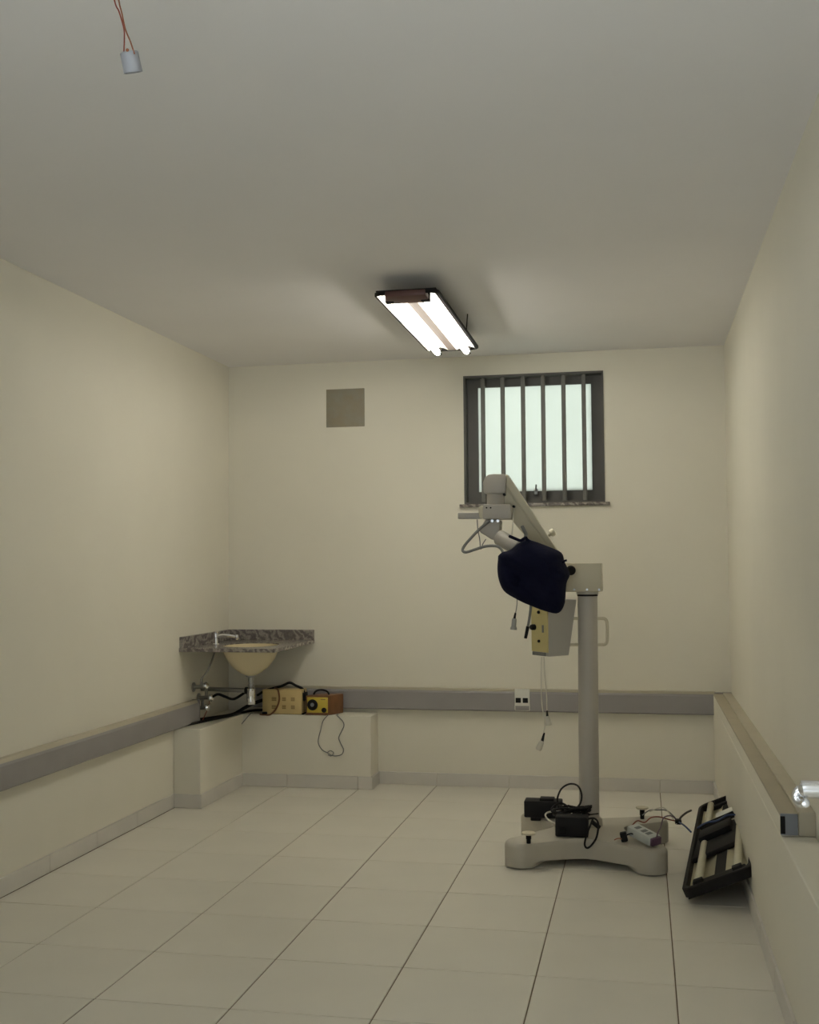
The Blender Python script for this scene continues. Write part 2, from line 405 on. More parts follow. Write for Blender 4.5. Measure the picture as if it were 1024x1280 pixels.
# ------------------------------------------------------------------ door leaf at the edge of the view, handle reaches into it
dr = sempty('door_1', (.262, YF, 0), 'open door beside the camera, only its chrome handle in view')
MB().box(.243, .280, YF + .02, 1.50, .008, 2.09, .002).build('door_leaf', 'door', dr, smooth=False)
hp = at(997, 988, y=1.45)
hd = MB()
hd.cyl((.243, 1.45, hp.z), (.236, 1.45, hp.z), .026, n=28, bev=.002)
Hq = lambda px, py, Y=1.45: at(px, py, y=Y)
hd.tube([(.240, 1.45, hp.z + .002), (.215, 1.45, hp.z + .002), Hq(1010, 986.5), Hq(1003, 987)], .0108, 22, 4)
hd.lathe(Hq(1001.5, 987), (1, 0, 0), [(0, -.0035), (.004, -.003), (.008, -.001), (.0105, .003)], 20)
hd.tube([Hq(1001, 986, 1.455), Hq(996.5, 990, 1.455), Hq(995, 996, 1.455), Hq(997.5, 1002, 1.452), Hq(1002.5, 1004.5, 1.448), Hq(1006.5, 1004, 1.445)], .0052, 16, 5)
hd.lathe(Hq(1006.5, 1004, 1.441), (0, 1, 0), [(0, -.006), (.004, -.005), (.006, 0), (.004, .005), (0, .006)], 16)
hd.build('door_handle', 'chrome', dr)

# ------------------------------------------------------------------ fluorescent luminaires
def luminaire(root, X, lit, W, L, parts_only=False):
    """X: function (u across -W/2..W/2, v along 0..L, n out of the reflector) -> world point"""
    rim, rw = (.004, .013) if lit else (.026, .020)
    def frame_ring():
        b2 = MB(); r = .045; pts = []
        for cx, cy, a0 in ((W / 2 - r, r, -90), (W / 2 - r, L - r, 0), (-W / 2 + r, L - r, 90), (-W / 2 + r, r, 180)):
            for k in range(7):
                a = math.radians(a0 + 15 * k); pts.append((cx + r * math.cos(a), cy + r * math.sin(a)))
        n = len(pts); rings = []
        for off, nn in ((0, -.012), (0, rim - .004), (-.004, rim), (-rw + .003, rim), (-rw, rim - .004), (-rw, -.012)):
            ring = []
            for i, (u, v) in enumerate(pts):
                cu, cv = u, v - L / 2
                su = (W / 2 + off) / (W / 2); sv = (L / 2 + off) / (L / 2)
                ring.append(b2.bm.verts.new(X(cu * su, cv * sv + L / 2, nn)))
            rings.append(ring)
        for A, B in zip(rings, rings[1:] + rings[:1]):
            for i in range(n):
                b2.bm.faces.new((A[i], A[(i + 1) % n], B[(i + 1) % n], B[i]))
        return b2
    frame_ring().build('frame', 'frame_black', root)
    # backing pan
    pn = MB(); pn.prism([X(-W / 2 + .012, .012, -.014), X(W / 2 - .012, .012, -.014), X(W / 2 - .012, L - .012, -.014), X(-W / 2 + .012, L - .012, -.014)], X(0, 0, -.019) - X(0, 0, -.014))
    pn.build('backing_pan', 'frame_black', root, smooth=False)
    # reflector: two troughs and a ridge between them
    rf = MB(); e1, e2 = .02, L - .02
    prof = [(-W / 2 + .016, .006), (-W / 2 + .026, -.006), (-W / 2 + .05, -.012), (-.055, -.012), (-.035, -.004), (-.024, .004)]
    for sgn in (1, -1):
        A = [rf.bm.verts.new(X(sgn * u, e1, nn)) for u, nn in prof]; B = [rf.bm.verts.new(X(sgn * u, e2, nn)) for u, nn in prof]
        for i in range(len(A) - 1): rf.bm.faces.new((A[i], A[i + 1], B[i + 1], B[i]))
    rf.build('reflector', 'reflector' if lit else 'refl_old', root)
    rd = MB(); rd.prism([X(-.024, e1, .004), X(.024, e1, .004), X(.024, e1, -.011), X(-.024, e1, -.011)], X(0, e2, 0) - X(0, e1, 0))
    rd.build('centre_ridge', 'ridge' if lit else 'frame_black', root, smooth=False)
    uc = W / 4 + .008
    for sgn in (-1, 1):
        u = sgn * uc
        MB().cyl(X(u, .085, .018), X(u, L - .045, .018), .0165, n=20, bev=.004).build('tube', 'tube' if lit else 'tube_old', root)
        for v0, v1 in ((.05, .085), (L - .045, L - .02)):
            MB().prism([X(u - .02, v0, -.012), X(u + .02, v0, -.012), X(u + .02, v0, .030), X(u - .02, v0, .030)], X(0, v1, 0) - X(0, v0, 0), .003).build('lamp_holder', 'frame_black', root)
    return uc

LW, LL = .298, 1.395
LZ0 = H - .088
lx, ly = -1.016, 4.935
lamp = thing('ceiling_lamp', 'lit twin tube fluorescent lamp with black rounded frame hung under ceiling', 'ceiling lamp', (lx, ly + LL / 2, H))
def XC(u, v, n_): return Vector((lx + u - .010 * (v / LL), ly + v, LZ0 - n_))
luminaire(lamp, XC, True, LW, LL)
MB().prism([XC(-.092, -.004, .014), XC(.092, -.004, .014), XC(.102, .085, .030), XC(-.102, .085, .030)], (0, 0, .026), .005).build('ballast_cover', 'maroon', lamp)
for v in (.3, 1.1):
    MB().cyl(XC(0, v, -.019), Vector((XC(0, v, 0).x, XC(0, v, 0).y, H)), .008, n=10).build('ceiling_bracket', 'frame_black', lamp)
q = at(571, 408, z=LZ0 + .02)
MB().cyl((lx + LW / 2 - .002, q.y, LZ0 + .0), (lx + LW / 2 + .003, q.y + .01, H - .004), .0028, n=8).build('hook_wire', 'frame_black', lamp)

# discarded luminaire leaning in the corner between floor and right wall
fa = Vector((.142, 4.72, .034)); 
fdir = Vector((.008, 1.0, 0)).normalized()
wdir = Vector((.262, -.03, .116)); WW = wdir.length + .012; wdir.normalize(); fdir = (fdir - wdir * fdir.dot(wdir)).normalized()
fn = wdir.cross(fdir); 
if fn.z < 0: fn = -fn
FL = 1.40
def XF(u, v, n_): return fa + wdir * (u + WW / 2) + fdir * v + fn * n_
fl2 = thing('discarded_lamp', 'dark broken twin tube fluorescent lamp leaning on foot of right wall', 'lamp', (fa.x, fa.y + FL / 2, 0))
luminaire(fl2, XF, False, WW, FL)
# end plate, middle control box torn open, loose flap
MB().prism([XF(-.11, .012, .006), XF(.11, .012, .006), XF(.115, .105, .016), XF(-.115, .105, .016)], fn * -.02, .005).build('end_cover', 'frame_black', fl2)
MB().prism([XF(-.09, FL - .09, .014), XF(.07, FL - .09, .014), XF(.07, FL - .012, .006), XF(-.09, FL - .012, .006)], fn * -.02, .005).build('end_cover', 'frame_black', fl2)
MB().prism([XF(-WW / 2 + .02, .42, .0), XF(WW / 2 - .02, .47, .0), XF(WW / 2 - .03, .86, .0), XF(-WW / 2 + .03, .84, .0)], fn * .024, .008).build('gear_tray', 'frame_black', fl2)
MB().prism([XF(-.10, .62, .02), XF(.05, .66, .02), XF(.05, .80, .02), XF(-.10, .76, .02)], fn * .03, .004).build('ballast_box', 'black', fl2)
MB().prism([XF(-.10, .80, .035), XF(.07, .83, .035), XF(.065, .85, .06), XF(-.105, .82, .06)], fdir * .006, .001).build('loose_flap', 'black', fl2)
MB().prism([XF(-.03, .93, .022), XF(.06, .95, .022), XF(.06, 1.0, .03), XF(-.03, .98, .03)], fn * .02, .003).build('connector_block', 'white_plastic', fl2)
MB().tube([XF(-.10, .74, .068), XF(-.05, .70, .085), XF(.0, .71, .075), XF(.05, .76, .07), XF(.1, .8, .04)], .004, 8).build('inner_wire', 'blue_wire', fl2)

# ------------------------------------------------------------------ dangling lamp socket (front of room)
sk = thing('hanging_socket', 'small grey white lamp socket dangling from ceiling on twisted wires', 'lamp socket', (-1.075, 2.2, H))
sp = at(164, 78, y=2.2)
axis = Vector((.07, .36, -.93)).normalized(); top = sp - axis * .0215
MB().lathe(top, axis, [(0, 0), (.0170, 0), (.0192, .003), (.0196, .036), (.0200, .038), (.0200, .042), (.017, .042), (.0165, .02), (0, .02)], 26).build('socket_body', 'socket', sk)
MB().cyl(top + axis * .005 + Vector((.004, -.0176, 0)), top + axis * .005 + Vector((.004, -.0195, 0)), .0035, n=10).build('screw', 'orange_wire', sk)
j = at(155, 36, y=2.2); c0 = Vector((at(143, 0, y=2.2).x - .02, 2.2, H))
MB().tube([c0, at(143, 0, y=2.2), at(149, 15, y=2.2), j, at(155.5, 50, y=2.2), at(155, 66, y=2.195)], .0016, 7).build('wire', 'red_wire', sk)
MB().tube([c0 + Vector((.012, .004, 0)), at(148.5, 0, y=2.204), at(152, 15, y=2.204), j + Vector((.002, .003, 0)), at(163, 52, y=2.19), at(168, 67, y=2.182)], .0016, 7).build('wire', 'orange_wire', sk)
MB().cyl(c0 + Vector((.006, .002, 0)), c0 + Vector((.006, .002, -.006)), .03, n=20).build('ceiling_rose', 'socket', sk)

# ------------------------------------------------------------------ corner sink
SX1, SY0, SZ0, SZ1 = -2.048, 6.205, .872, .893
snk = thing('corner_sink', 'grey veined granite corner sink with cream bowl on the left', 'sink', (-2.34, 6.6, SZ0))
BC = Vector((-2.30, 6.52, SZ1)); BRX, BRY = .165, .20
st = MB(); n = 40
ell = [(BC.x + BRX * math.cos(2 * math.pi * i / n), BC.y + BRY * math.sin(2 * math.pi * i / n)) for i in range(n)]
def rect_pt(i):
    a = 2 * math.pi * i / n; dx, dy = math.cos(a), math.sin(a); ts = []
    if dx > 1e-9: ts.append((SX1 - BC.x) / dx)
    if dx < -1e-9: ts.append((XL - BC.x) / dx)
    if dy > 1e-9: ts.append((YB - BC.y) / dy)
    if dy < -1e-9: ts.append((SY0 - BC.y) / dy)
    tt = min(ts); return (BC.x + dx * tt, BC.y + dy * tt)
rec = [rect_pt(i) for i in range(n)]
for cx, cy in ((XL, SY0), (SX1, SY0), (SX1, YB), (XL, YB)):
    k = min(range(n), key=lambda i: (rec[i][0] - cx) ** 2 + (rec[i][1] - cy) ** 2); rec[k] = (cx, cy)
V = [[st.bm.verts.new((p[0], p[1], z)) for p in ring] for ring, z in ((ell, SZ1), (rec, SZ1), (rec, SZ0), (ell, SZ0))]
for A, B in zip(V, V[1:] + V[:1]):
    for i in range(n): st.bm.faces.new((A[i], A[(i + 1) % n], B[(i + 1) % n], B[i]))
st.build('countertop', 'granite', snk)
MB().box(XL, XL + .02, SY0 + .005, YB, SZ1, .957, .002).build('backsplash', 'granite', snk, smooth=False)
MB().box(XL + .02, SX1, YB - .02, YB, SZ1, .957, .002).build('backsplash', 'granite', snk, smooth=False)
prof = [(.93, 0.0), (1.0, -.002), (1.0, -.012), (.98, -.03), (.83, -.085), (.62, -.130), (.38, -.160), (.20, -.174), (.14, -.178), (.14, -.170), (.35, -.152), (.58, -.122), (.79, -.08), (.91, -.03), (.93, 0.0)]
bs = MB(); bs.lathe((BC.x, BC.y, SZ1 - .004), (0, 0, 1), [(r, h) for r, h in prof], 40, BRX, BRY); bs.build('bowl', 'porcelain', snk)

fc = thing('faucet', 'chrome faucet with long spout on the granite sink top', 'faucet', (-2.545, 6.40, SZ1))
fb = at(270, 806, z=SZ1); fb = Vector((max(fb.x, XL + .045), fb.y, SZ1))
fz = .945
f1 = MB(); f1.lathe((fb.x, fb.y, SZ1), (0, 0, 1), [(0, 0), (.021, 0), (.021, .005), (.013, .009), (.012, .04), (.016, .045), (.016, .066), (.012, .070), (0, .070)], 18); f1.build('faucet_body', 'chrome', fc)
ft = at(296, 796, y=fb.y + .02)
MB().tube([(fb.x, fb.y, SZ1 + .052), (fb.x + .05, fb.y + .008, SZ1 + .057), ft, ft + Vector((.004, 0, -.004))], .0088, 12).build('spout', 'chrome', fc)
MB().lathe(ft + Vector((.0, 0, .012)), (0, 0, -1), [(0, 0), (.010, 0), (.011, .02), (.009, .03), (0, .03)], 14).build('spout_tip', 'chrome', fc)
MB().lathe((fb.x, fb.y, SZ1 + .070), (0, 0, 1), [(0, 0), (.018, .001), (.019, .009), (.010, .013), (0, .013)], 14).build('knob', 'chrome', fc)

tp = thing('bottle_trap', 'chrome bottle trap and waste pipe under the sink bowl', 'drain trap', (BC.x, BC.y, .55))
zb = SZ1 - .182
MB().lathe((BC.x, BC.y, zb), (0, 0, -1), [(0, 0), (.030, 0), (.030, .006), (.017, .012), (.015, .05), (.019, .052), (.019, .062), (.015, .066), (.015, .075), (0, .075)], 18).build('tailpiece', 'chrome_dull', tp)
MB().lathe((BC.x, BC.y, zb - .072), (0, 0, -1), [(0, 0), (.018, 0), (.026, .006), (.027, .03), (.025, .034), (.025, .085), (.027, .088), (.025, .10), (0, .102)], 20).build('trap_body', 'chrome', tp)
MB().tube([(BC.x - .02, BC.y, zb - .09), (BC.x - .16, BC.y + .01, zb - .088), (XL + .02, BC.y + .02, zb - .086), (XL, BC.y + .02, zb - .086)], .0135, 12, 3).build('waste_pipe', 'chrome_dull', tp)
MB().cyl((BC.x - .035, BC.y, zb - .09), (BC.x - .02, BC.y, zb - .09), .021, n=14).build('pipe_nut', 'black', tp)

def valve(z, y, label, lean):
    v = thing('angle_valve', label, 'valve', (XL, y, z), 'stop valves under the sink')
    m1 = MB(); m1.cyl((XL, y, z), (XL + .006, y, z), .028, n=18); m1.cyl((XL + .006, y, z), (XL + .075, y, z + .004), .012, n=14); m1.build('valve_body', 'chrome_dull', v)
    MB().lathe((XL + .07, y, z + .004), (1, -.5, lean), [(0, 0), (.014, 0), (.021, .008), (.021, .022), (.012, .030), (0, .031)], 12).build('knob', 'chrome', v)
    MB().cyl((XL + .05, y, z), (XL + .055, y - .01, z + .05), .009, n=12).build('outlet_stub', 'chrome_dull', v)
    return v
valve(.648, 6.42, 'upper chrome stop valve on left wall under the sink', .5)
valve(.575, 6.50, 'lower chrome stop valve on left wall under the sink', -.1)
valve(.522, 6.44, 'lowest tarnished stop valve, just above the left guard rail end', .1)
hs = MB(); hs.tube([(XL + .055, 6.41, .70), (XL + .09, 6.41, .74), (XL + .115, 6.42, .80), (fb.x, fb.y, SZ0)], .006, 10)
tag(hs.build('flexible_hose', 'chrome_dull'), 'thin braided water hose rising from stop valve to sink', 'hose')
hs = MB(); hs.tube([(XL + .08, 6.50, .575), (XL + .13, 6.48, .60), (XL + .17, 6.5, .585), (XL + .19, 6.6, .56), (-2.38, 6.68, .60), (-2.33, 6.66, .615)], .008, 10)
tag(hs.build('drain_hose', 'black'), 'black hose running from the valves behind the bottle trap', 'hose')
MBs = MB(); MBs.tube([(XL + .07, 6.50, .56), (XL + .085, 6.46, .535), (XL + .075, 6.44, .50), (XL + .06, 6.42, .455)], .0028, 7)
tag(MBs.build('thin_wire', 'red_wire'), 'thin reddish wire hanging by the stop valves', 'wire')

# thick black cable lying along the ledge
cb = MB(); cb.tube([(-2.585, 6.42, LZ + .013), (-2.53, 6.52, LZ + .013), (-2.47, 6.68, LZ + .014), (-2.42, 6.80, LZ + .05), (-2.36, 6.90, LZ + .075), (-2.30, 6.93, LZ + .08), (-2.27, 6.93, LZ + .08)], .011, 10)
tag(cb.build('black_cable', 'black'), 'thick black cable lying along the ledge under the sink', 'cable')
cb = MB(); cb.tube([(-2.60, 6.20, LZ + .008), (-2.56, 6.36, LZ + .008), (-2.49, 6.64, LZ + .008), (-2.44, 6.90, LZ + .008), (-2.36, 6.95, LZ + .009), (-2.28, 6.95, LZ + .009)], .008, 8)
tag(cb.build('black_cable', 'black'), 'thinner black cable lying on the ledge closest to the wall', 'cable')

# ------------------------------------------------------------------ electrical boxes on the ledge
P0 = at(328, 894, z=LZ); P1 = at(376, 895, z=LZ)
yb0 = 6.818
bx0, bx1 = at(328, 890, y=yb0).x, at(377, 890, y=yb0).x
bz1 = at(350, 862, y=yb0).z
pb = thing('power_supply', 'sand coloured metal box with six vents on the ledge', 'power supply', ((bx0 + bx1) / 2, yb0 + .06, LZ))
MB().box(bx0, bx1, yb0, yb0 + .115, LZ + .001, bz1, .005).build('case', 'sand_metal', pb)
MB().box(bx0 + .004, bx1 + .010, yb0 + .004, yb0 + .118, LZ + .0005, LZ + .008, .001).build('base_plate', 'black', pb)
for r_, zz in ((0, .62), (1, .30)):
    for c_, uu in ((0, .30), (1, .555), (2, .78)):
        cx = bx0 + (bx1 - bx0) * uu; cz = LZ + (bz1 - LZ) * zz; ww = .030 if c_ == 0 else .024
        vt = MB()
        for s_ in range(3): vt.box(cx - ww / 2, cx + ww / 2, yb0 - .0012, yb0 + .001, cz - .011 + s_ * .008, cz - .0055 + s_ * .008)
        vt.build('vent', 'vent', pb, smooth=False)
MB().box(bx1 + .0, bx1 + .014, yb0 + .02, yb0 + .09, bz1 - .07, bz1 - .02, .004).build('plug', 'black', pb)

my = 6.812
mx0, mx1 = at(383, 890, y=my).x, at(411, 890, y=my).x
mz1 = at(400, 871, y=my).z
mb_ = thing('meter_box', 'small brown case with yellow face, dial and knob on ledge', 'meter', ((mx0 + mx1) / 2, my + .07, LZ))
MB().prism([(mx0 - .004, my, LZ + .001), (mx1, my, LZ + .001), (mx1 + .060, my + .13, LZ + .001), (mx0 + .055, my + .13, LZ + .001)], (0, 0, mz1 - LZ + .006), .005).build('case', 'wood', mb_)
MB().box(mx0 + .006, mx1 - .005, my - .004, my + .002, LZ + .016, mz1 - .004, .0015).build('face_plate', 'yellow', mb_)
dc = at(391, 881, y=my); kc = at(405.5, 887.5, y=my)
d_ = MB().cyl((dc.x, my - .003, dc.z), (dc.x, my - .016, dc.z), .034, .031, 26, .003).build('dial', 'black', mb_)
MB().cyl((dc.x + .002, my - .016, dc.z + .002), (dc.x + .002, my - .019, dc.z + .002), .012, n=20).build('dial_cap', 'print', mb_)
MB().lathe((kc.x, my - .003, kc.z), (0, -1, 0), [(0, 0), (.015, 0), (.0155, .008), (.011, .010), (.010, .022), (0, .023)], 16).build('knob', 'black', mb_)
MB().box(mx1 - .05, mx1 - .02, my - .005, my - .0035, mz1 - .018, mz1 - .013).build('printed_mark', 'vent', mb_, smooth=False)
hz = mz1 + .008
MB().tube([(mx0 + .03, my + .06, hz), (mx0 + .045, my + .06, hz + .02), (mx0 + .08, my + .06, hz + .028), (mx0 + .115, my + .06, hz + .02), (mx0 + .13, my + .06, hz)], .006, 8).build('carry_handle', 'black', mb_)

# black lead draped over the sand box
yc = yb0 - .01
cb = MB(); cb.tube([at(322, 869, y=6.90), at(332, 863, y=6.86), at(341, 860.5, y=6.86), at(352, 857.5, y=6.88), at(362, 853.5, y=6.88), at(370, 857, y=6.88), at(378, 861, y=6.88), at(381, 868, y=6.87), at(380.5, 874, y=6.87)], .008, 8)
tag(cb.build('black_lead', 'black'), 'black lead looping over the top of the sand coloured box', 'cable')
cb = MB(); cb.tube([at(342, 860.5, y=6.875), at(346.5, 861, y=6.812), at(348.5, 866, y=6.810), at(349, 876, y=6.810), at(345, 886, y=6.810), at(338, 893, y=6.808), at(331, 893.5, y=6.808), at(325, 893, y=6.82)], .0055, 8)
tag(cb.build('front_lead', 'wood'), 'thin brown lead hanging across the face of the sand coloured box', 'cable')
cb = MB(); q0 = at(335, 894.5, y=6.81)
cb.box(q0.x - .035, q0.x - .005, 6.795, 6.815, LZ + .001, LZ + .016, .004)
tag(cb.build('black_plug', 'black'), 'small black plug at left foot of the sand coloured box', 'plug')
yc = LY - .006
cd_pts = [(410, 895.5), (404, 901), (401, 912), (398, 924), (398.5, 931), (403, 937.5), (409, 941), (414, 944), (420, 945), (427, 943), (429.5, 937), (426, 929.5), (423.5, 922), (427, 914), (430, 907), (428, 901), (421, 896)]
P = [at(px, py, y=yc) for px, py in cd_pts]; P[0] = Vector((P[0].x, LY - .004, LZ + .003)); P[-1] = Vector((P[-1].x, LY - .004, LZ + .003))
cb = MB(); cb.tube([P[0] + Vector((0, .03, .001))] + P + [P[-1] + Vector((0, .03, .001))], .0028, 7)
cb.tube([at(409, 941, y=yc - .003), at(413, 938.5, y=yc - .004), at(417, 941, y=yc - .004), at(414, 945, y=yc - .004), at(410, 943.5, y=yc - .003)], .0025, 6)
cb.build('cord', 'cable_grey', mb_)
cb = MB(); cb.tube([Vector((-2.40, 6.83, LZ + .003)), Vector((-2.41, LY - .004, LZ - .002)), at(302, 905, y=LY - .006), at(297, 910, y=LY - .02), at(292, 913, y=LY - .03)], .003, 7)
tag(cb.build('loose_cable', 'cable_grey'), 'short cable end hanging in the inner corner of the ledge', 'cable')

# ------------------------------------------------------------------ surgical microscope on its stand
PX, PY = -0.262, 5.49
mic = thing('surgical_microscope', 'beige surgical microscope stand with cross base, pole and folding arm', 'microscope', (PX, PY, 0))
# cross-shaped cast base
def base_outline():
    pts = []
    R_, D_ = .075, .405
    rot = math.radians(-1.5)
    for k_ in range(4):
        a = math.radians(-45 + 90 * k_) + rot
        c = Vector((math.cos(a), math.sin(a))) * D_
        for s_ in range(-4, 5):
            b_ = a + math.radians(s_ * 25)
            pts.append(Vector((c.x + R_ * math.cos(b_), c.y + R_ * math.sin(b_))))
        m_ = a + math.radians(45); nd = (.165, .20, .165, .235)[k_]
        e_ = Vector((math.cos(m_), math.sin(m_)))
        tn = Vector((-e_.y, e_.x))
        for t_ in (-.05, 0, .05): pts.append(e_ * (nd + abs(t_) * .2) + tn * t_)
    return pts
OL = base_outline()
OLD = []
for i, p in enumerate(OL):
    q = OL[(i + 1) % len(OL)]; ns = max(1, int((q - p).length / .03))
    for s_ in range(ns): OLD.append(p.lerp(q, s_ / ns))
def foot(p): return max(0.0, min(1.0, (p.length - .395) / .012))
def btop(r): return .112 + .022 * max(0, 1 - r / .38)
bsm = MB(); rings = []
def ring(fs, zf):
    return [bsm.bm.verts.new((PX + p.x * fs, PY + p.y * fs, zf(p, fs))) for p in OLD]
def bot(p, fs): return .026 * (1 - foot(p)) + .0015
rings.append([bsm.bm.verts.new((PX, PY, .034))])
for fs in (.5, .93): rings.append(ring(fs, lambda p, f_: .036 if f_ < .9 else bot(p, f_)))
rings.append(ring(1.0, lambda p, f_: bot(p, f_) + .006))
rings.append(ring(1.0, lambda p, f_: btop(p.length) - .020))
rings.append(ring(.99, lambda p, f_: btop(p.length) - .008))
rings.append(ring(.965, lambda p, f_: btop(p.length * f_)))
for fs in (.85, .7, .5, .3): rings.append(ring(fs, lambda p, f_: btop(p.length * f_) + .001))
rings.append([bsm.bm.verts.new((PX, PY, btop(0)))])
n = len(OLD)
for A, B in zip(rings, rings[1:]):
    for i in range(n):
        k_ = (i + 1) % n
        if len(A) == 1: bsm.bm.faces.new((A[0], B[k_], B[i]))
        elif len(B) == 1: bsm.bm.faces.new((A[i], A[k_], B[0]))
        else: bsm.bm.faces.new((A[i], A[k_], B[k_], B[i]))
bsm.build('cross_base', 'cast', mic)
def level_knob(x, y, h):
    z = btop(math.hypot(x - PX, y - PY))
    kb = MB().lathe((x, y, z + h - .014), (0, 0, 1), [(0, 0), (.008, 0), (.028, .004), (.031, .008), (.030, .013), (.012, .016), (0, .016)], 16).build('levelling_knob', 'beige_metal', mic)
    s1 = MB(); s1.lathe((x, y, z - .002), (0, 0, 1), [(0, 0), (.010, 0), (.010, .022), (.012, .022), (.012, h - .012), (0, h - .012)], 12); s1.build('screw', 'black', kb)
q = at(661, 1052, z=.12); level_knob(q.x, q.y, .05)
q = at(803, 1021, z=.125); level_knob(q.x, q.y, .06)
# pole
zt = at(735, 742, y=PY).z
MB().lathe((PX, PY, btop(0) - .004), (0, 0, 1), [(0, 0), (.062, 0), (.060, .03), (.053, .040), (0, .040)], 30).build('pole_collar', 'cast', mic)
MB().cyl((PX, PY, .15), (PX + .007, PY, zt - .012), .0475, .0465, 36).build('pole', 'grey_enamel', mic)
MB().cyl((PX + .007, PY, zt - .012), (PX + .007, PY, zt - .003), .0485, n=36).build('seal_ring', 'black', mic)
MB().cyl((PX + .007, PY, zt - .003), (PX + .007, PY, zt + .012), .052, n=30).build('pivot_flange', 'grey_enamel', mic)
# head housing
h0 = at(753, 741, y=PY - .06); h1 = at(690, 704, y=PY - .06)
hh = MB(); hh.box(h1.x, h0.x, PY - .065, PY + .065, zt + .010, h1.z, .006)
hh.box(h1.x - .05, h1.x + .01, PY - .05, PY + .05, zt + .02, h1.z - .01, .01)
hh.build('arm_housing', 'beige_metal', mic)
for px_ in (718, 734, 749):
    q = at(px_, 737, y=PY - .066)
    MB().cyl((q.x, PY - .064, q.z), (q.x, PY - .067, q.z), .005, n=10).build('screw', 'chrome_dull', mic)
q = at(714, 713, y=PY - .10)
MB().lathe((q.x, PY - .064, q.z), (0, -1, 0), [(0, 0), (.012, 0), (.012, .03), (.022, .034), (.023, .055), (.016, .06), (0, .06)], 16).build('clamp_knob', 'black', mic)
# bail handle through the pole
ha, hb = at(760, 772, y=PY), at(760, 807, y=PY); r_ = .0075
xr_ = ha.x - .004
MB().tube([(PX, PY, ha.z - .004), (xr_ - .03, PY, ha.z - .004), (xr_ - .008, PY, ha.z - .008), (xr_, PY, ha.z - .03), (xr_, PY, hb.z + .03), (xr_ - .008, PY, hb.z + .008), (xr_ - .03, PY, hb.z + .004), (PX, PY, hb.z + .004)], r_, 12, 5).build('bail_handle', 'beige_metal', mic)
xb_ = PX - .10
for zz in (ha.z - .004, hb.z + .004):
    MB().cyl((xb_, PY - .02, zz), (PX, PY, zz), r_, n=12).build('support_rod', 'beige_metal', mic)
# control box: yellowed panel to the left, grey flank to the right
cy_ = 5.37
c0 = at(686, 790, y=cy_); zb1 = at(686, 752, y=cy_).z; zb0 = at(686, 821, y=cy_).z
an = math.radians(50)
du = Vector((-math.cos(an), math.sin(an), 0))          # along the panel, leftwards and back
dv = Vector((math.sin(an), math.cos(an), 0))           # along the flank, rightwards and back
C0 = Vector((c0.x, cy_, 0))
PWD = .135
pts = [C0 + Vector((0, 0, zb0)), C0 + Vector((0, 0, zb1)), C0 + dv * .165 + Vector((0, 0, zb1 + .006)), C0 + dv * .115 + Vector((0, 0, zb0 + .002))]
cbx = MB(); cbx.prism(pts, du * PWD, .004); cbx.build('control_box', 'boxgrey', mic, smooth=False)
pn_ = -dv
pl = MB(); pl.obox(C0 + du * (PWD / 2) + pn_ * .003 + Vector((0, 0, (zb0 + zb1) / 2 + .008)), du, dv, (0, 0, 1), PWD - .004, .006, zb1 - zb0 - .022, .001)
panel = pl.build('control_panel', 'panel', mic, smooth=False)
MB().obox(C0 + du * (PWD / 2 + .01) + pn_ * .002 + Vector((0, 0, zb0 + .009)), du, dv, (0, 0, 1), PWD - .03, .006, .016, .001).build('name_strip', 'cable_grey', mic, smooth=False)
for uu, zz, rr, ln in ((.50, .80, .008, .008), (.78, .52, .014, .022), (.50, .27, .007, .008)):
    b0 = C0 + du * (PWD * uu) + pn_ * .006 + Vector((0, 0, zb0 + (zb1 - zb0) * zz))
    MB().lathe(b0, pn_, [(0, 0), (rr, 0), (rr, ln * .6), (rr * .8, ln), (0, ln)], 14).build('knob', 'black', panel)
MB().obox(C0 + du * (PWD * .27) + pn_ * .007 + Vector((0, 0, zb0 + (zb1 - zb0) * .5)), du, dv, (0, 0, 1), .012, .004, .035).build('switch', 'cable_grey', panel)
# folding arm
YA = 5.33
def AP(px, py, off=0.0):
    k_ = max(0, min(1, (py - 592) / 110)); return at(px, py, y=YA - .04 + .10 * k_ - off)
MB().prism([AP(*p) for p in ((634, 592.5), (694, 684), (712, 712), (690, 712), (661, 675), (640.5, 651), (627, 634), (626, 598))], (0, .075, 0), .004).build('spring_arm', 'beige_metal', mic, smooth=False)
sn = Vector((.84, 0, .54))
MB().prism([AP(*p, .018) for p in ((634.5, 593), (694, 684), (700, 694), (693, 694), (632.5, 606))], (0, .019, 0), .002).build('arm_cover', 'beige_metal', mic, smooth=False)
MB().prism([AP(*p, .005) for p in ((631.5, 609.5), (687, 688), (672, 688), (641.5, 651), (629, 635))], (0, .006, 0), .001).build('arm_cover', 'beige_metal', mic, smooth=False)
q = at(689, 667, y=5.42)
MB().lathe(q - sn * .025, sn, [(0, 0), (.008, 0), (.008, .02), (.018, .024), (.019, .04), (.012, .046), (0, .046)], 14).build('tension_knob', 'beige_metal', mic)
for px_, py_ in ((630, 618), (642, 633)):
    q = at(px_, py_, y=YA - .055); MB().cyl(q, q + Vector((0, .03, 0)), .006, n=10).build('screw', 'black', mic)
